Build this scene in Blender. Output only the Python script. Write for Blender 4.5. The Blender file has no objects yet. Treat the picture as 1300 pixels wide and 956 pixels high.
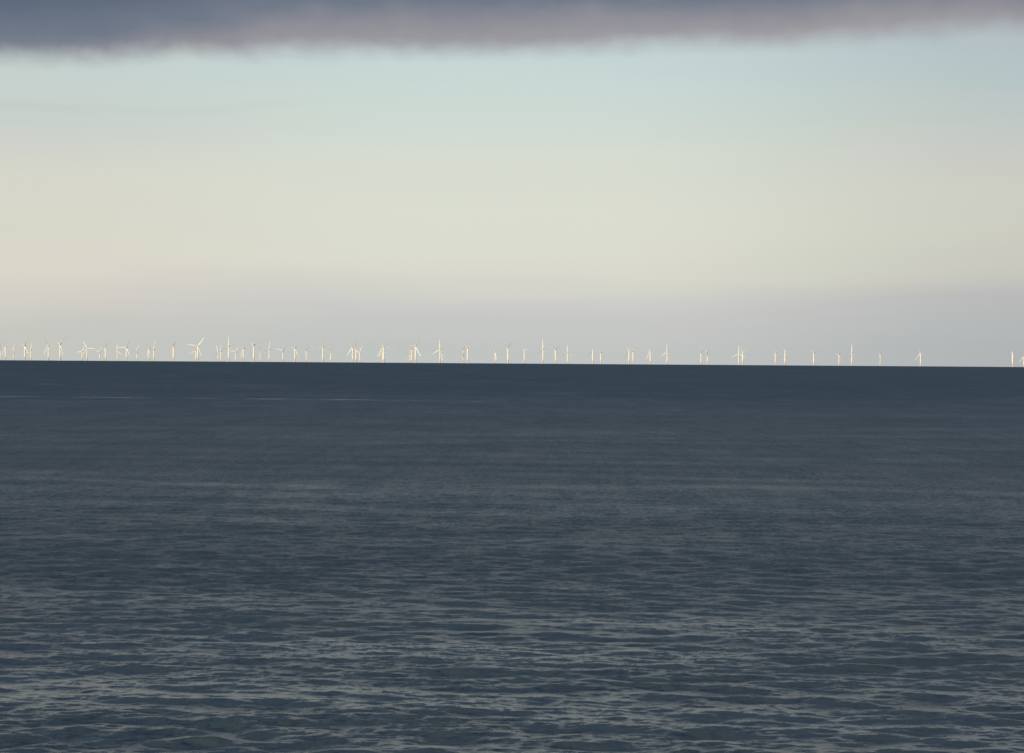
import bpy, bmesh, math, random
import numpy as np
from mathutils import Matrix, Vector

scene = bpy.context.scene
C = scene.collection
R_EARTH = 6371000.0
EYE = 15.0                     # camera height above the water (m)
F_PX = 3258.0                  # focal length in photo pixels (1300 wide)
W_PX, H_PX = 1300.0, 956.0

# ------------------------------------------------------------------ camera
cam_data = bpy.data.cameras.new('camera')
cam_data.sensor_width = 36.0
cam_data.lens = 36.0 * F_PX / W_PX
cam_data.clip_start = 0.5
cam_data.clip_end = 90000.0
cam = bpy.data.objects.new('camera', cam_data)
C.objects.link(cam)
CAM_ROT = Matrix.Rotation(math.pi / 2 - 0.00725, 4, 'X') @ Matrix.Rotation(0.0067, 4, 'Z')
cam.matrix_world = Matrix.Translation((0, 0, EYE)) @ CAM_ROT
scene.camera = cam

# ------------------------------------------------------------------ exposure
scene.view_settings.view_transform = 'Standard'
scene.view_settings.look = 'None'
scene.view_settings.gamma = 1.0
scene.view_settings.exposure = 0.0
scene.view_settings.use_curve_mapping = False
scene.cycles.max_bounces = 6

# ------------------------------------------------------------------ sun (low, behind the camera to the left)
SUN_EL = math.radians(9.0)
SUN_AZ = math.radians(209.0)   # clockwise from +Y (the view direction)
sun_dir = Vector((math.sin(SUN_AZ) * math.cos(SUN_EL), math.cos(SUN_AZ) * math.cos(SUN_EL), math.sin(SUN_EL)))
sd = bpy.data.lights.new('sun', 'SUN')
sd.energy = 4.0
sd.angle = math.radians(0.5)
sd.color = (1.0, 0.84, 0.58)
sun = bpy.data.objects.new('sun', sd)
C.objects.link(sun)
sun.rotation_euler = sun_dir.to_track_quat('Z', 'Y').to_euler()


def lin(r, g, b):
    def f(c):
        c /= 255.0
        return c / 12.92 if c <= 0.04045 else ((c + 0.055) / 1.055) ** 2.4
    return (f(r), f(g), f(b), 1.0)


# ------------------------------------------------------------------ world: clear sky, thin veil low down, dark cloud deck above
world = bpy.data.worlds.new('World')
scene.world = world
world.use_nodes = True
NT = world.node_tree
NT.nodes.clear()


class G:
    """tiny node-graph helper"""
    def __init__(self, nt):
        self.nt = nt

    def put(self, sock, v):
        if isinstance(v, bpy.types.NodeSocket):
            self.nt.links.new(v, sock)
        else:
            sock.default_value = v

    def math(self, op, a, b=0.0, c=0.0, clamp=False):
        n = self.nt.nodes.new('ShaderNodeMath')
        n.operation = op
        n.use_clamp = clamp
        self.put(n.inputs[0], a)
        self.put(n.inputs[1], b)
        self.put(n.inputs[2], c)
        return n.outputs[0]

    def remap(self, v, a, b, c=0.0, d=1.0, smooth=True):
        n = self.nt.nodes.new('ShaderNodeMapRange')
        n.interpolation_type = 'SMOOTHSTEP' if smooth else 'LINEAR'
        n.clamp = True
        self.put(n.inputs['Value'], v)
        for k, q in (('From Min', a), ('From Max', b), ('To Min', c), ('To Max', d)):
            self.put(n.inputs[k], q)
        return n.outputs['Result']

    def mix(self, f, a, b):
        n = self.nt.nodes.new('ShaderNodeMix')
        n.data_type = 'RGBA'
        self.put(n.inputs['Factor'], f)
        self.put(n.inputs[6], a)
        self.put(n.inputs[7], b)
        return n.outputs[2]

    def xyz(self, x, y, z):
        n = self.nt.nodes.new('ShaderNodeCombineXYZ')
        for s, v in zip(n.inputs, (x, y, z)):
            self.put(s, v)
        return n.outputs[0]

    def split(self, v):
        n = self.nt.nodes.new('ShaderNodeSeparateXYZ')
        self.put(n.inputs[0], v)
        return n.outputs

    def noise(self, vec, scale=1.0, detail=4.0, rough=0.5):
        n = self.nt.nodes.new('ShaderNodeTexNoise')
        self.put(n.inputs['Vector'], vec)
        n.inputs['Scale'].default_value = scale
        n.inputs['Detail'].default_value = detail
        n.inputs['Roughness'].default_value = rough
        return n.outputs['Fac']

    def ramp(self, fac, stops, interp='LINEAR'):
        n = self.nt.nodes.new('ShaderNodeValToRGB')
        cr = n.color_ramp
        cr.interpolation = interp
        cr.elements[0].position, cr.elements[0].color = stops[0]
        cr.elements[1].position, cr.elements[1].color = stops[-1]
        for p, c in stops[1:-1]:
            e = cr.elements.new(p)
            e.color = c
        self.put(n.inputs[0], fac)
        return n.outputs[0]


g = G(NT)
tc = NT.nodes.new('ShaderNodeTexCoord')
dx, dy, dz = g.split(tc.outputs['Generated'])
hor = g.math('SQRT', g.math('ADD', g.math('MULTIPLY', dx, dx), g.math('MULTIPLY', dy, dy)))
el = g.math('ARCTAN2', dz, hor)                       # elevation, radians
az = g.math('ARCTAN2', dx, dy)                        # azimuth from the view direction
streak = g.noise(g.xyz(g.math('MULTIPLY', az, 5.0), g.math('MULTIPLY', el, 70.0), 3.1), 1.0, 4.0, 0.5)
wave = g.noise(g.xyz(g.math('MULTIPLY', az, 7.0), g.math('MULTIPLY', el, 16.0), 8.7), 1.0, 2.0, 0.5)
elw = g.math('ADD', el, g.math('ADD', g.math('MULTIPLY', g.math('SUBTRACT', streak, 0.5), 0.015),
                               g.math('MULTIPLY', g.math('SUBTRACT', wave, 0.5), 0.012)))
E0, E1 = -0.01, 0.15


def sky_ramp(stops):
    out = []
    for e, c in stops:
        m = sum(c) / 3.0
        out.append(((e - E0) / (E1 - E0), lin(*[m + 0.86 * (k - m) + 1.5 for k in c])))
    return g.ramp(g.remap(elw, E0, E1, smooth=False), out)


mid = sky_ramp([(-.0100, (189, 195, 194)), (.0044, (191, 195, 192)), (.0105, (194, 197, 194)), (.0166, (197, 198, 196)),
                (.0212, (201, 201, 198)), (.0258, (207, 207, 199)), (.0320, (215, 215, 201)), (.0380, (218, 219, 203)),
                (.0535, (217, 220, 205)), (.0690, (215, 219, 205)), (.0780, (211, 219, 207)), (.0900, (205, 217, 208)),
                (.1056, (197, 216, 212)), (.1200, (193, 211, 212)), (.15, (185, 200, 206))])
right = sky_ramp([(-.0100, (172, 177, 179)), (.0060, (174, 179, 180)), (.0120, (176, 181, 182)), (.0230, (184, 185, 184)),
                  (.0320, (195, 195, 186)), (.0490, (204, 204, 191)), (.0670, (203, 204, 193)), (.0800, (198, 201, 194)),
                  (.0910, (189, 198, 195)), (.1100, (178, 195, 197)), (.1250, (175, 190, 195)), (.15, (172, 186, 191))])
left = sky_ramp([(-.0100, (194, 196, 190)), (.0000, (195, 197, 190)), (.0100, (198, 198, 191)), (.0160, (206, 203, 194)),
                 (.0220, (212, 207, 197)), (.0310, (217, 213, 199)), (.0470, (214, 213, 198)), (.0680, (213, 214, 199)),
                 (.0800, (208, 210, 200)), (.0890, (199, 207, 201)), (.1030, (197, 208, 203)), (.1150, (193, 208, 205)),
                 (.15, (185, 197, 200))])
low = g.mix(g.remap(az, 0.03, 0.21), g.mix(g.remap(az, -0.20, -0.03), left, mid), right)
# thin grey wisp drifting in the clear band on the left
wisp = g.math('MULTIPLY', g.remap(g.math('ABSOLUTE', g.math('ADD', g.math('SUBTRACT', el, 0.0975),
              g.math('MULTIPLY', g.math('SUBTRACT', wave, 0.5), 0.02))), 0.0, 0.0030, 1.0, 0.0),
              g.math('MULTIPLY', g.remap(az, -0.17, -0.02, 0.24, 0.0), streak))
low = g.mix(wisp, low, lin(168, 168, 174))

# cloud deck: ragged lower edge with fine hanging fringes
f1 = g.noise(g.xyz(g.math('MULTIPLY', az, 9.0), 0.3, 0.0), 1.0, 2.0, 0.5)
f2 = g.noise(g.xyz(g.math('MULTIPLY', az, 42.0), g.math('MULTIPLY', el, 60.0), 4.0), 1.0, 4.0, 0.55)
f3 = g.noise(g.xyz(g.math('MULTIPLY', az, 150.0), g.math('MULTIPLY', el, 120.0), 9.0), 1.0, 2.0, 0.5)
edge = g.math('ADD', 0.1190, g.math('MULTIPLY', g.remap(az, -0.22, 0.5, -0.0055, 0.0185, False), 1.0))
edge = g.math('ADD', edge, g.math('MULTIPLY', g.math('SUBTRACT', f1, 0.5), 0.006))
edge = g.math('ADD', edge, g.math('MULTIPLY', g.math('SUBTRACT', f2, 0.5), 0.0075))
edge = g.math('ADD', edge, g.math('MULTIPLY', g.math('SUBTRACT', f3, 0.5), 0.0016))
above = g.math('SUBTRACT', el, edge)
cover = g.remap(above, -0.0065, 0.0050)
lay = g.math('ADD', above, g.math('MULTIPLY', g.math('SUBTRACT', g.noise(g.xyz(g.math('MULTIPLY', az, 10.0), g.math('MULTIPLY', el, 45.0), 1.7), 1.0, 4.0, 0.55), 0.5), 0.012))
lay = g.math('ADD', lay, g.remap(az, -0.05, -0.20, 0.0, 0.010))
cloud = g.ramp(g.remap(lay, 0.0, 0.10, smooth=False), [(0.0, lin(160, 158, 163)), (0.05, lin(152, 151, 157)), (0.10, lin(140, 141, 150)),
               (0.17, lin(113, 122, 137)), (0.26, lin(98, 110, 127)), (0.5, lin(78, 96, 118)), (1.0, lin(68, 88, 113))])
deck_var = g.noise(g.xyz(g.math('MULTIPLY', az, 2.5), g.math('MULTIPLY', el, 9.0), 5.0), 1.0, 5.0, 0.55)
cloud = g.mix(g.math('MULTIPLY', g.remap(deck_var, 0.42, 0.72), g.remap(el, 0.16, 0.35, 0.0, 0.55)), cloud, lin(106, 119, 138))
cloud = g.mix(g.remap(el, 0.34, 0.75), cloud, lin(98, 108, 121))      # unseen deck overhead, greyed to lighten the near water's reflections
veil = g.mix(cover, low, cloud)
sc10 = NT.nodes.new('ShaderNodeVectorMath')
sc10.operation = 'SCALE'
NT.links.new(veil, sc10.inputs[0])
sc10.inputs['Scale'].default_value = 10.0
sky = NT.nodes.new('ShaderNodeTexSky')
sky.sky_type = 'NISHITA'
sky.sun_disc = False
sky.sun_elevation = SUN_EL
sky.sun_rotation = SUN_AZ
sky.altitude = 0.0
sky.air_density = 1.2
sky.dust_density = 2.0
behind = g.remap(g.math('ABSOLUTE', az), 1.3, 2.2)
final = g.mix(behind, sc10.outputs[0], sky.outputs[0])
bg = NT.nodes.new('ShaderNodeBackground')
bg.inputs['Strength'].default_value = 0.1
NT.links.new(final, bg.inputs['Color'])
wo = NT.nodes.new('ShaderNodeOutputWorld')
NT.links.new(bg.outputs[0], wo.inputs[0])


# ------------------------------------------------------------------ materials
def principled(name):
    m = bpy.data.materials.new(name)
    m.use_nodes = True
    return m, m.node_tree, m.node_tree.nodes['Principled BSDF']


def paint(name, col, rough=0.45, vary=0.06):
    m, nt, b = principled(name)
    q = G(nt)
    t = nt.nodes.new('ShaderNodeTexCoord')
    n = q.noise(t.outputs['Object'], 0.35, 5.0, 0.6)
    dark = tuple(c * (1 - 2.2 * vary) for c in col) + (1.0,)
    nt.links.new(q.mix(n, tuple(col) + (1.0,), dark), b.inputs['Base Color'])
    b.inputs['Roughness'].default_value = rough
    return m


M_TOWER = paint('white_tower_paint', (0.82, 0.81, 0.78))
M_BLADE = paint('white_blade_gelcoat', (0.80, 0.80, 0.78), 0.35)
M_PILE = paint('yellow_pile_paint', (0.82, 0.79, 0.69), 0.5, 0.12)
M_STEEL = paint('grey_platform_steel', (0.42, 0.42, 0.40), 0.55, 0.15)

# sea
LEAN_IN, LEAN_OUT = 0.022, -0.163     # normal tilt added to brighten reflections inshore and darken them far out
M_SEA, nt, b = principled('sea_water')
q = G(nt)
geo = nt.nodes.new('ShaderNodeNewGeometry')
px, py, pz = q.split(geo.outputs['Position'])
att = nt.nodes.new('ShaderNodeAttribute')
att.attribute_name = 'ripple_roughness'
b.inputs['IOR'].default_value = 1.333
nt.links.new(att.outputs['Fac'], b.inputs['Roughness'])
turb = q.noise(q.xyz(q.math('MULTIPLY', px, 0.004), q.math('MULTIPLY', py, 0.012), 0.0), 1.0, 4.0, 0.55)
water = q.mix(turb, (0.026, 0.059, 0.106, 1.0), (0.031, 0.064, 0.107, 1.0))
silty = q.mix(turb, (0.038, 0.066, 0.096, 1.0), (0.045, 0.072, 0.099, 1.0))       # stirred-up water inshore
water = q.mix(q.remap(py, 90.0, 1100.0, smooth=False), silty, water)


def foam_line(x0, y0, slope, xa, xb, width, amt, seed):
    wob = q.noise(q.xyz(q.math('MULTIPLY', px, 0.018), seed, 0.0), 1.0, 3.0, 0.6)
    off = q.math('SUBTRACT', py, q.math('ADD', y0, q.math('MULTIPLY', q.math('SUBTRACT', px, x0), slope)))
    off = q.math('ADD', off, q.math('MULTIPLY', q.math('SUBTRACT', wob, 0.5), 30.0))
    band = q.remap(q.math('ABSOLUTE', off), 0.0, width, 1.0, 0.0)
    broken = q.remap(q.noise(q.xyz(q.math('MULTIPLY', px, 0.055), q.math('MULTIPLY', py, 0.03), seed + 5.0), 1.0, 4.0, 0.65), 0.44, 0.68, 0.04, 1.0)
    ends = q.math('MULTIPLY', q.remap(px, xa - 40, xa + 20), q.remap(px, xb - 90, xb + 20, 1.0, 0.0))
    return q.math('MULTIPLY', q.math('MULTIPLY', band, broken), q.math('MULTIPLY', ends, amt))


foam = q.math('ADD', foam_line(20.0, 888.0, -0.16, -900.0, 30.0, 24.0, 0.40, 1.3),
              foam_line(-220.0, 1330.0, -0.05, -520.0, -60.0, 22.0, 0.28, 7.9), clamp=True)
nt.links.new(q.mix(foam, water, (0.62, 0.64, 0.64, 1.0)), b.inputs['Base Color'])
# wavelets below the mesh's resolution: small tilts of the surface in world space
tilt = None
for scx, scy, amp, det in ((0.16, 0.11, 0.12, 4.0), (1.15, 2.5, 0.72, 3.0), (2.4, 0.7, 0.34, 2.0), (4.0, 8.0, 0.50, 2.0)):
    n = nt.nodes.new('ShaderNodeTexNoise')
    n.inputs['Scale'].default_value = 1.0
    n.inputs['Detail'].default_value = det
    n.inputs['Roughness'].default_value = 0.55
    nt.links.new(q.xyz(q.math('MULTIPLY', px, scx), q.math('MULTIPLY', py, scy), 2.0 * scx), n.inputs['Vector'])
    v = nt.nodes.new('ShaderNodeVectorMath')
    v.operation = 'MULTIPLY_ADD'
    nt.links.new(n.outputs['Color'], v.inputs[0])
    v.inputs[1].default_value = (0.8 * amp, amp, 0.0)
    v.inputs[2].default_value = (-0.4 * amp, -0.5 * amp, 0.0)
    if scx == 1.15:
        w = nt.nodes.new('ShaderNodeVectorMath')
        w.operation = 'SCALE'
        nt.links.new(v.outputs[0], w.inputs[0])
        nt.links.new(q.remap(py, 110.0, 320.0, 1.0, 0.62, False), w.inputs['Scale'])
        v = w
    if tilt is None:
        tilt = v.outputs[0]
    else:
        a = nt.nodes.new('ShaderNodeVectorMath')
        nt.links.new(tilt, a.inputs[0])
        nt.links.new(v.outputs[0], a.inputs[1])
        tilt = a.outputs[0]
gatt = nt.nodes.new('ShaderNodeAttribute')
gatt.attribute_name = 'gust'
tm = nt.nodes.new('ShaderNodeVectorMath')
tm.operation = 'SCALE'
nt.links.new(tilt, tm.inputs[0])
fine_gust = q.noise(q.xyz(q.math('MULTIPLY', px, 0.035), q.math('MULTIPLY', py, 0.016), 11.0), 1.0, 9.0, 0.72)
nt.links.new(q.math('MULTIPLY', gatt.outputs['Fac'], q.remap(fine_gust, 0.32, 0.68, 0.45, 1.55, False)), tm.inputs['Scale'])
lean = nt.nodes.new('ShaderNodeVectorMath')           # wavelet tilts plus the added lean that steers the sea's tone
nt.links.new(tm.outputs[0], lean.inputs[0])
patch = q.noise(q.xyz(q.math('MULTIPLY', px, 0.034), q.math('MULTIPLY', py, 0.021), 4.0), 1.0, 3.0, 0.5)
streaks = q.noise(q.xyz(q.math('MULTIPLY', px, 0.07), q.math('MULTIPLY', py, 0.012), 21.0), 1.0, 5.0, 0.62)
swing = q.math('ADD', q.remap(patch, 0.3, 0.7, -0.026, 0.026, False), q.remap(streaks, 0.3, 0.7, -0.028, 0.028, False))
chop = q.noise(q.xyz(q.math('MULTIPLY', px, 0.45), q.math('MULTIPLY', py, 0.035), 33.0), 1.0, 4.0, 0.6)
swing = q.math('ADD', swing, q.remap(chop, 0.3, 0.7, -0.032, 0.032, False))
sheen = q.noise(q.xyz(q.math('MULTIPLY', px, 0.055), q.math('MULTIPLY', py, 0.075), 61.0), 1.0, 2.0, 0.5)
swing = q.math('ADD', swing, q.math('MULTIPLY', q.remap(sheen, 0.3, 0.7, -0.045, 0.045, False), q.remap(py, 130.0, 330.0, 1.0, 0.15)))
lanes = q.noise(q.xyz(q.math('MULTIPLY', px, 0.016), q.math('MULTIPLY', py, 0.0035), 47.0), 1.0, 5.0, 0.6)
swing = q.math('ADD', swing, q.math('MULTIPLY', q.remap(lanes, 0.3, 0.7, -0.055, 0.055, False), q.remap(py, 400.0, 1600.0)))
nt.links.new(q.xyz(0.0, q.math('ADD', swing, q.math('ADD', q.remap(py, 110.0, 240.0, LEAN_IN, -0.038, False), q.remap(py, 240.0, 1300.0, 0.0, LEAN_OUT + 0.038, False))), 0.0), lean.inputs[1])
ad = nt.nodes.new('ShaderNodeVectorMath')
nt.links.new(geo.outputs['Normal'], ad.inputs[0])
nt.links.new(lean.outputs[0], ad.inputs[1])
nz = nt.nodes.new('ShaderNodeVectorMath')
nz.operation = 'NORMALIZE'
nt.links.new(ad.outputs[0], nz.inputs[0])
nt.links.new(nz.outputs[0], b.inputs['Normal'])


# ------------------------------------------------------------------ sea: one sheet that follows the Earth's curve out past the horizon
def build_sea():
    rng = np.random.default_rng(11)
    # radii: about 0.6 of a picture row apart, never coarser than 350 m
    rr = [0.0, 20.0, 40.0, 55.0, 66.0]
    r = 72.0
    while r < 26000.0:
        rr.append(r)
        r += min(350.0, max(0.14, 0.55 * r * r / 38490.0))
    rr = np.array(rr[1:])
    fine = np.radians(17.0)
    cols_f = np.linspace(-fine, fine, 1400)
    cols_c = np.linspace(fine, 2 * np.pi - fine, 420)[1:-1]
    th = np.concatenate([cols_f, cols_c])
    nr, nc = len(rr), len(th)
    Rg, Tg = np.meshgrid(rr, th, indexing='ij')
    X = (Rg * np.sin(Tg)).ravel()
    Y = (Rg * np.cos(Tg)).ravel()
    dr = np.gradient(rr)
    dth = np.where(np.arange(nc) < len(cols_f), 2 * fine / 1400, (2 * np.pi - 2 * fine) / 420)
    SR = np.repeat(dr, nc)
    ST = (Rg * dth[None, :]).ravel()
    # gust patches: long in x, short in y
    gust = np.zeros_like(X)
    for _ in range(26):
        ly = 10 ** rng.uniform(1.2, 2.4)
        lx = ly * rng.uniform(2.5, 7.0)
        kx, ky = 2 * np.pi / lx * rng.normal(0, 1.4), 2 * np.pi / ly
        gust += np.sin(kx * X + ky * Y + rng.uniform(0, 6.28)) * np.clip((ly / SR - 4.0) / 8.0, 0.0, 1.0)
    gust = np.clip(gust / math.sqrt(13.0), -1.8, 1.8)
    shoal = 1.0 - 0.6 * np.clip((Y - 110.0) / 190.0, 0.0, 1.0)      # chop stands up towards the shore
    amp_mod = (1.0 + 0.20 * gust) * shoal
    Z = np.zeros_like(X)
    lost = np.full_like(X, 0.0034)
    N = 110
    lam = 0.5 * (6.5 / 0.5) ** ((np.arange(N) + rng.uniform(0, 1, N)) / N)
    slope_var_total = 0.013
    for l in lam:
        k = 2 * np.pi / l
        d = np.radians(rng.normal(8.0, 36.0))          # travel direction, mostly towards the shore
        kx, ky = k * np.sin(d), k * np.cos(d)
        s2 = slope_var_total / N * (0.6 + 0.8 * rng.uniform())
        a = math.sqrt(2 * s2) / k
        # fade what the mesh cannot carry
        need = np.maximum(SR * abs(ky), ST * abs(kx)) / (2 * np.pi)   # samples^-1
        w = np.clip((0.42 - need) / 0.20, 0.0, 1.0)
        lost += s2 * (1 - w * w * shoal)
        idx = np.nonzero(w > 0)[0]
        ph = kx * X[idx] + ky * Y[idx] + rng.uniform(0, 6.28)
        sn = np.sin(ph)
        Z[idx] += a * w[idx] * (sn + 0.18 * np.cos(2 * ph)) * amp_mod[idx]
    for l, a, dd in ((46, .025, 32), (71, .02, -27), (110, .03, 25), (33, .02, -36), (21, .016, 24)):
        k = 2 * np.pi / l
        d = np.radians(dd)
        w = np.clip((0.16 - SR * k / 6.283) / 0.1, 0, 1)
        Z += a * w * np.sin(k * (np.sin(d) * X + np.cos(d) * Y) + rng.uniform(0, 6.28))
    var = lost * np.clip(1.0 + 0.25 * gust, 0.5, 1.6)
    rough = np.sqrt(np.sqrt(var))
    Z -= (X * X + Y * Y) / (2 * R_EARTH)
    verts = np.empty((nr * nc + 1, 3), dtype=np.float32)
    verts[:-1, 0], verts[:-1, 1], verts[:-1, 2] = X, Y, Z
    verts[-1] = (0, 0, 0)
    i = np.arange(nr - 1)[:, None] * nc
    j = np.arange(nc)[None, :]
    j2 = (j + 1) % nc
    quads = np.stack([i + j, i + nc + j, i + nc + j2, i + j2], axis=-1).reshape(-1, 4)[:, ::-1]
    tris = np.stack([np.full(nc, nr * nc), (np.arange(nc) + 1) % nc, np.arange(nc)], axis=-1)
    me = bpy.data.meshes.new('sea')
    me.vertices.add(len(verts))
    me.vertices.foreach_set('co', verts.ravel())
    loops = np.concatenate([quads.ravel(), tris.ravel()]).astype(np.int32)
    me.loops.add(len(loops))
    me.loops.foreach_set('vertex_index', loops)
    starts = np.concatenate([np.arange(len(quads)) * 4, len(quads) * 4 + np.arange(len(tris)) * 3]).astype(np.int32)
    me.polygons.add(len(starts))
    me.polygons.foreach_set('loop_start', starts)
    me.update(calc_edges=True)
    me.validate()
    # the sheet must face up
    if me.polygons[len(quads) // 2].normal.z < 0:
        me.flip_normals()
    me.polygons.foreach_set('use_smooth', np.ones(len(me.polygons), dtype=bool))
    at = me.attributes.new('ripple_roughness', 'FLOAT', 'POINT')
    at.data.foreach_set('value', np.append(rough, 0.3).astype(np.float32))
    at = me.attributes.new('gust', 'FLOAT', 'POINT')
    at.data.foreach_set('value', np.append(np.clip(1.0 + 0.18 * gust, 0.6, 1.4), 1.0).astype(np.float32))
    me.materials.append(M_SEA)
    o = bpy.data.objects.new('sea', me)
    C.objects.link(o)
    o['kind'] = 'structure'
    return o


build_sea()


# ------------------------------------------------------------------ wind turbine (built once, then copied)
HUB_Z, BLADE_L = 70.0, 50.0


def obj(name, bm, mat, parent=None, smooth=True):
    me = bpy.data.meshes.new(name)
    bmesh.ops.recalc_face_normals(bm, faces=bm.faces)
    bm.to_mesh(me)
    bm.free()
    if smooth:
        for p in me.polygons:
            p.use_smooth = True
    me.materials.append(mat)
    o = bpy.data.objects.new(name, me)
    C.objects.link(o)
    o.parent = parent
    return o


def rings_mesh(rings, cap=True):
    """skin a list of vertex rings"""
    bm = bmesh.new()
    vr = [[bm.verts.new(p) for p in ring] for ring in rings]
    for a, c in zip(vr[:-1], vr[1:]):
        n = len(a)
        for k in range(n):
            bm.faces.new((a[k], a[(k + 1) % n], c[(k + 1) % n], c[k]))
    if cap:
        bm.faces.new(vr[0][::-1])
        bm.faces.new(vr[-1])
    return bm


def lathe(profile, seg=20):
    return rings_mesh([[(r * math.cos(2 * math.pi * k / seg), r * math.sin(2 * math.pi * k / seg), z) for k in range(seg)] for r, z in profile])


def blade_bm():
    rings = []
    for t in (0.0, .03, .08, .14, .20, .28, .38, .5, .62, .74, .85, .93, .98, 1.0):
        z = 1.2 + t * (BLADE_L - 1.2)
        if t < .2:
            s = t / .2
            s = s * s * (3 - 2 * s)
            chord, thick = 2.1 + s * 1.4, 2.1 * (1 - s) + s * 1.0
        else:
            s = (t - .2) / .8
            chord, thick = 3.5 - 2.2 * s ** 0.85, 1.0 - 0.8 * s
        if t > .95:
            chord *= .75 if t < .99 else .35
        tw = math.radians(12.0 * (1 - t) ** 2)     # twist towards the root
        ring = []
        for k in range(12):
            a = 2 * math.pi * k / 12
            x = -0.5 * chord * math.cos(a) + 0.18 * chord * min(1, t / .2)
            y = 0.5 * thick * math.sin(a) * (1 - 0.35 * min(1, t / .2) * -math.cos(a))
            ring.append((x * math.cos(tw) - y * math.sin(tw), x * math.sin(tw) + y * math.cos(tw) - 1.4 * t * t, z))
        rings.append(ring)
    return rings_mesh(rings)


def nacelle_bm():
    rings = []
    for y, w, h in ((-2.4, 1.5, 1.5), (-2.0, 2.0, 1.9), (1.0, 2.3, 2.2), (6.0, 2.3, 2.2), (8.2, 2.0, 1.9), (8.7, 1.5, 1.4)):
        ring = []
        for k in range(16):
            a = 2 * math.pi * k / 16
            c, s = math.cos(a), math.sin(a)
            p = 0.45
            ring.append((w * math.copysign(abs(c) ** p, c), y, h * math.copysign(abs(s) ** p, s)))
        rings.append(ring)
    return rings_mesh(rings)


def hub_bm():
    rings = []
    for y, r in ((-2.5, 1.5), (-3.0, 1.9), (-4.6, 2.0), (-5.8, 1.6), (-6.5, 0.9), (-6.75, 0.25)):
        rings.append([(r * math.cos(2 * math.pi * k / 16), y, r * math.sin(2 * math.pi * k / 16)) for k in range(16)])
    return rings_mesh(rings)


def make_turbine():
    root = bpy.data.objects.new('wind_turbine', None)
    C.objects.link(root)
    obj('foundation_pile', lathe([(3.0, -12.0), (3.0, 7.0), (3.15, 7.1), (3.15, 8.6), (2.8, 8.8)]), M_PILE, root)
    pl = lathe([(4.6, 8.9), (4.6, 9.4), (3.3, 9.5)])
    for k in range(12):
        a = 2 * math.pi * k / 12
        bmesh.ops.create_cube(pl, size=1.0, matrix=Matrix.Translation((4.4 * math.cos(a), 4.4 * math.sin(a), 10.0)) @ Matrix.Diagonal((.12, .12, 1.2, 1)))
    obj('platform', pl, M_STEEL, root, False)
    tw = obj('tower', lathe([(2.85, 9.3), (2.7, 25.0), (2.5, 42.0), (2.25, 58.0), (2.05, 67.8), (1.6, 68.2)], 24), M_TOWER, root)
    db = bmesh.new()
    bmesh.ops.create_cube(db, size=1.0, matrix=Matrix.Translation((0, -2.83, 10.9)) @ Matrix.Diagonal((1.0, .2, 2.3, 1)))
    obj('door', db, M_STEEL, tw, False)
    n = obj('nacelle', nacelle_bm(), M_TOWER, root)
    n.location = (0, 0, HUB_Z)
    h = obj('rotor_hub', hub_bm(), M_TOWER, root)
    h.location = (0, 0, HUB_Z)
    first = obj('blade', blade_bm(), M_BLADE, root)
    for k in range(3):
        bl = first if k == 0 else first.copy()
        if k:
            C.objects.link(bl)
        bl.location = (0, -4.4, HUB_Z)
        bl['slot'] = k
    return root


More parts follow.
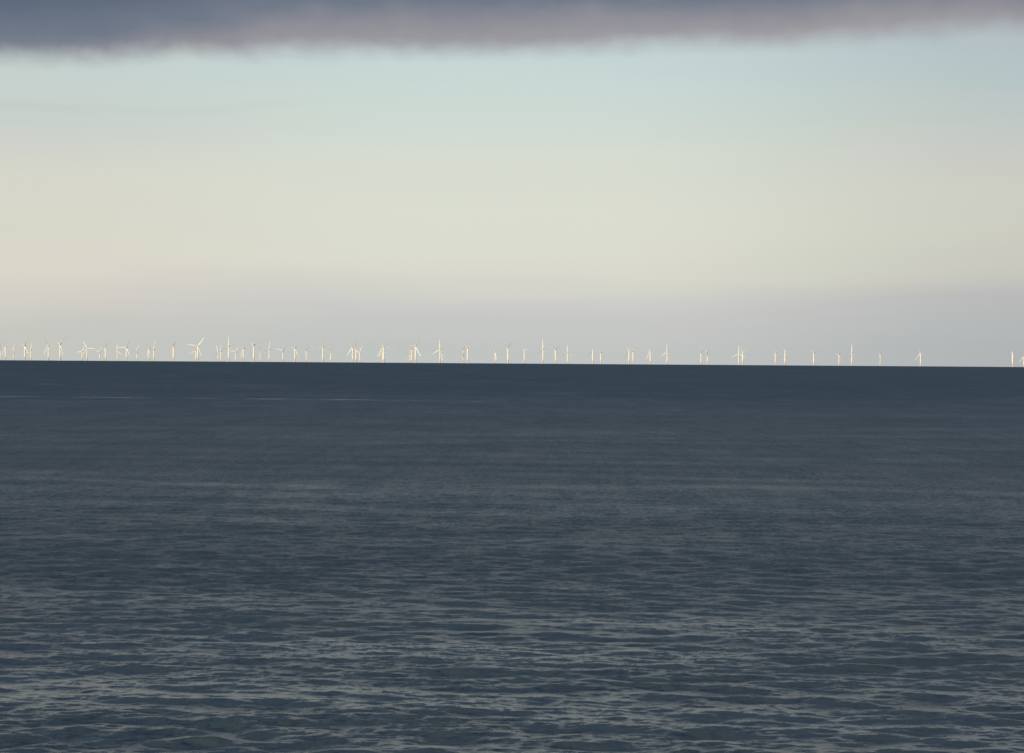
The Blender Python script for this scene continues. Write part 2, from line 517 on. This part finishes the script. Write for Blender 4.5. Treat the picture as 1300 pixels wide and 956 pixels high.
# x and y of the hub in the photograph, angle of one blade clockwise from upright, pitch of the three blades
# (b = face to the sun, d = face turned away, n = feathered edge-on), yaw of the nacelle, label
TURBINES = [
    (0.6, 443.5, 20, 'ddn', -50, 'cream wind turbine cut by the left edge of the photo, outermost on the left'),
    (7.0, 440.3, 90, 'dbn', -52, 'cream turbine beside the left edge, one blade slanting down left, another level right'),
    (17.5, 444.0, 40, 'bnb', -62, 'short turbine with a raised fork of blades, third from the left edge'),
    (31.5, 438.5, 30, 'dbd', -22, 'tall turbine near left edge whose bright lower blade points at its shorter right neighbour'),
    (39.0, 444.2, 18, 'bnn', -30, 'short turbine fifth from the left edge, bright blade rising steeply to the right'),
    (61.5, 439.3, 92, 'nbn', -30, 'turbine with bright blade slanting down left, left of a close pair before a gap'),
    (76.5, 436.3, 42, 'nbd', -12, 'tall turbine with level blade reaching left and another down along its tower, left part'),
    (104.2, 446.5, 25, 'bnb', -10, 'short turbine whose level blade reaches left, crossing behind a taller one\'s lower blade'),
    (110.5, 442.0, 92, 'bbb', -10, 'turbine with one blade level to the right and one crossing its shorter left neighbour'),
    (126.5, 446.5, 40, 'bnb', -45, 'short turbine with blade raised right, just left of a plain post-like one'),
    (134.0, 441.5, 180, 'nnn', -60, 'post-like turbine with a blade hanging down its tower, tenth from the left edge'),
    (149.0, 445.0, 2, 'bbd', -30, 'turbine with a pale blade straight up, its right neighbour\'s level blade reaching it'),
    (160.5, 441.0, 30, 'nbb', -20, 'turbine with level left blade and a bright blade falling to the right, twelfth from left'),
    (174.2, 444.2, 45, 'bnd', -50, 'small turbine alone with two short raised blades, thirteenth from the left edge'),
    (189.5, 441.5, 193, 'bnn', -25, 'left one of two close slim turbines, a blade hanging just left of its tower'),
    (195.2, 443.6, 15, 'bnn', -30, 'right one of two close slim turbines, pale blade leaning up to the right'),
    (220.3, 440.2, 60, 'nnn', -60, 'lone straight turbine with a Y of faint blades in a wide gap, left third'),
    (250.9, 439.3, 38, 'bbb', 0, 'large turbine with wide spread bright blades, standing before a shorter one on its left'),
    (248.3, 445.2, 3, 'nnb', -10, 'shorter turbine overlapped by the large wide-spread one, blade down to the left'),
    (277.0, 446.5, -18, 'bbn', -40, 'left one of two short touching turbines left of the tall upright blade'),
    (280.4, 446.5, 5, 'bnn', -30, 'right one of two short touching turbines, blade up, left of the tall upright blade'),
    (290.2, 439.6, 3, 'bnn', -15, 'tallest looking turbine of the left half with one pale blade straight up'),
    (299.0, 446.5, 38, 'bnb', -30, 'short turbine right of the tall upright blade, arms raised left and right'),
    (309.0, 442.0, 75, 'nbd', -35, 'mid-height turbine with blade down left, second right of the tall upright blade'),
    (322.0, 437.6, 310, 'dnn', -30, 'tall thick-towered turbine with a dark blade up to the left'),
    (330.5, 447.0, 0, 'dnb', -60, 'short turbine just right of the tall thick-towered one, faint blade straight up'),
    (341.8, 443.5, 20, 'bnn', -50, 'mid-height turbine with steep raised blade, second right of the thick-towered one'),
    (359.3, 445.2, 45, 'dnb', -25, 'thin turbine with a pale blade level to the left, left of a dark-bladed one'),
    (374.5, 441.6, 25, 'dbd', -35, 'turbine with dark blades up right and left, bright short blade falling right'),
    (389.0, 445.6, 60, 'nnn', -60, 'short stub-like turbine with no clear blades, between two taller dark-bladed ones'),
    (410.0, 441.2, 5, 'ndd', -20, 'turbine with bright square nacelle and a dark blade drooping left'),
    (420.0, 445.3, 30, 'nnn', -60, 'short stub-like turbine right of the one with the bright square nacelle'),
    (447.7, 441.0, -27, 'dnb', -20, 'leftmost of three crowded turbines, long bright blade down left'),
    (452.0, 443.2, 5, 'nbn', -45, 'middle one of three crowded turbines, blade falling into its right neighbour'),
    (456.6, 447.0, 25, 'bnn', -15, 'rightmost and shortest of three crowded turbines, bright blade up right'),
    (487.2, 440.6, -25, 'dnb', -25, 'bright turbine with blade down left, hiding most of a shorter twin behind'),
    (485.9, 446.6, -20, 'dnb', -20, 'shorter twin almost hidden by the bright turbine, its blade parallel below'),
    (527.5, 439.4, 30, 'dbd', -10, 'tall turbine with long level left blade above two short turbines'),
    (522.6, 444.2, 0, 'nnd', -20, 'middle short turbine under the long level blade of its tall right neighbour'),
    (520.6, 447.5, 30, 'nnn', -60, 'shortest leftmost turbine under the long level blade of a tall one'),
    (558.6, 443.6, -2, 'bdb', -25, 'turbine with one blade up and two drooping evenly, overlapping a tiny one'),
    (561.3, 448.3, 10, 'ndn', -30, 'tiny turbine hidden under the drooping right blade of its neighbour'),
    (588.3, 445.2, 50, 'nnn', -60, 'shorter left one of two plain turbines left of the middle'),
    (593.5, 441.0, 320, 'dnn', -20, 'taller right one of two plain turbines, dark blade up left, left of the middle'),
    (628.7, 446.2, 45, 'nbn', -25, 'single thin turbine with a blade hanging at its right, left of the exact middle'),
    (645.0, 442.2, 60, 'nnn', -60, 'single thick turbine at the exact middle of the row'),
    (665.7, 444.2, 90, 'bnn', -62, 'single turbine with a bright stub of blade to the right, just right of middle'),
    (689.5, 443.6, 0, 'bnn', -30, 'slim turbine with blade straight up, second right of the middle one'),
    (705.3, 444.2, 70, 'nnn', -60, 'slim bright turbine with faint blades, third right of the middle one'),
    (720.5, 447.5, 0, 'bnn', -30, 'thin short turbine with a pale blade straight up, fourth right of the middle one'),
    (752.5, 443.6, -22, 'dnn', -20, 'taller left one of a spaced pair, dark blade leaning up left, right of middle'),
    (762.7, 447.0, 35, 'dnd', -40, 'shorter right one of a spaced pair, dark blade level left, right of middle'),
    (798.6, 443.6, -30, 'dnn', -20, 'taller left one of a tight pair with dark blade up left, right of middle'),
    (803.8, 446.8, 60, 'nnn', -62, 'shorter right one of a tight pair of plain turbines, right of middle'),
    (825.6, 445.2, -35, 'nnb', -40, 'single thick-topped turbine with a thin blade down left beside its tower'),
    (847.0, 447.2, 0, 'bnb', -40, 'single turbine with tall pale blade straight up and one drooping left'),
    (890.0, 449.2, 60, 'nnn', -60, 'shorter left one of a pair, under the dark blade of its right neighbour'),
    (898.0, 446.2, 55, 'dnd', -25, 'taller right one of a pair, two dark blades spread like a V'),
    (937.6, 449.0, 0, 'bbb', -10, 'turbine with clear three-pointed star of bright blades beside a plain tower'),
    (942.8, 445.2, -30, 'ndn', -20, 'slim turbine close at the right of the three-pointed star one'),
    (984.3, 447.6, 75, 'ndd', -40, 'shorter left one of a wide pair with faint drooping blades, right third'),
    (996.6, 445.0, -20, 'ddn', -15, 'taller right one of a wide pair, dark blade level right, right third'),
    (1033.0, 447.2, 70, 'dnd', -40, 'single turbine with dark blade up left and bright nacelle, right third'),
    (1065.2, 450.0, 30, 'nnd', -30, 'short turbine with dark level blade left, beside one with tall upright blade'),
    (1081.4, 448.2, 2, 'bnn', -25, 'turbine with tall bright blade straight up, right third of the row'),
    (1117.5, 449.6, 55, 'nnn', -60, 'short pinkish T-shaped turbine standing alone, fourth from the right edge'),
    (1168.6, 448.6, -22, 'ddb', -20, 'lone turbine with long bright blade down left, third from the right edge'),
    (1285.6, 447.6, 60, 'dnd', -60, 'lone straight turbine after the widest gap, second from the right edge'),
    (1299.6, 453.0, -20, 'nnb', -30, 'turbine cut by the right edge of the photo, one blade reaching down left'),
]

random.seed(5)
proto = make_turbine()
parts0 = list(proto.children)
tree = [(p, list(p.children)) for p in parts0]


def copy_turbine():
    r = proto.copy()
    C.objects.link(r)
    for p, subs in tree:
        c = p.copy()
        C.objects.link(c)
        c.parent = r
        for s in subs:
            d = s.copy()
            C.objects.link(d)
            d.parent = c
    return r


roots = [proto] + [copy_turbine() for _ in TURBINES[1:]]
rot3 = CAM_ROT.to_3x3()
for root, (tx, ty, ang, pitches, yaw, label) in zip(roots, TURBINES):
    v = rot3 @ Vector(((tx - W_PX / 2) / F_PX, (H_PX / 2 - ty) / F_PX, -1.0))
    e = v.z / math.hypot(v.x, v.y)
    a = math.atan2(v.x, v.y)
    # distance at which a 70 m hub stands at that elevation over the curved sea
    d = (-e + math.sqrt(e * e + 2 * (HUB_Z - EYE) / R_EARTH)) * R_EARTH
    root.location = (d * math.sin(a), d * math.cos(a), -d * d / (2 * R_EARTH))
    root.rotation_euler = (0, 0, math.radians(yaw))
    root['label'] = label
    root['category'] = 'wind turbine'
    root['group'] = 'offshore wind turbines in a row along the horizon'
    for c in root.children:
        if 'slot' in c:
            base = Matrix.Rotation(math.radians(ang + 120 * c['slot']), 4, 'Y')
            code = pitches[c['slot']]
            best = None
            for deg in {'b': (-25, 0, 25), 'd': (-60, 60), 'n': (-82, 82)}[code]:
                m = base @ Matrix.Rotation(math.radians(deg), 4, 'Z')
                nrm = (Matrix.Rotation(math.radians(yaw), 4, 'Z') @ m).to_3x3() @ Vector((0, -1, 0))
                lit = nrm.dot(sun_dir) * (1 if code == 'b' else -1)
                if best is None or lit > best[0]:
                    best = (lit, m)
            c.rotation_euler = best[1].to_euler()
            del c['slot']
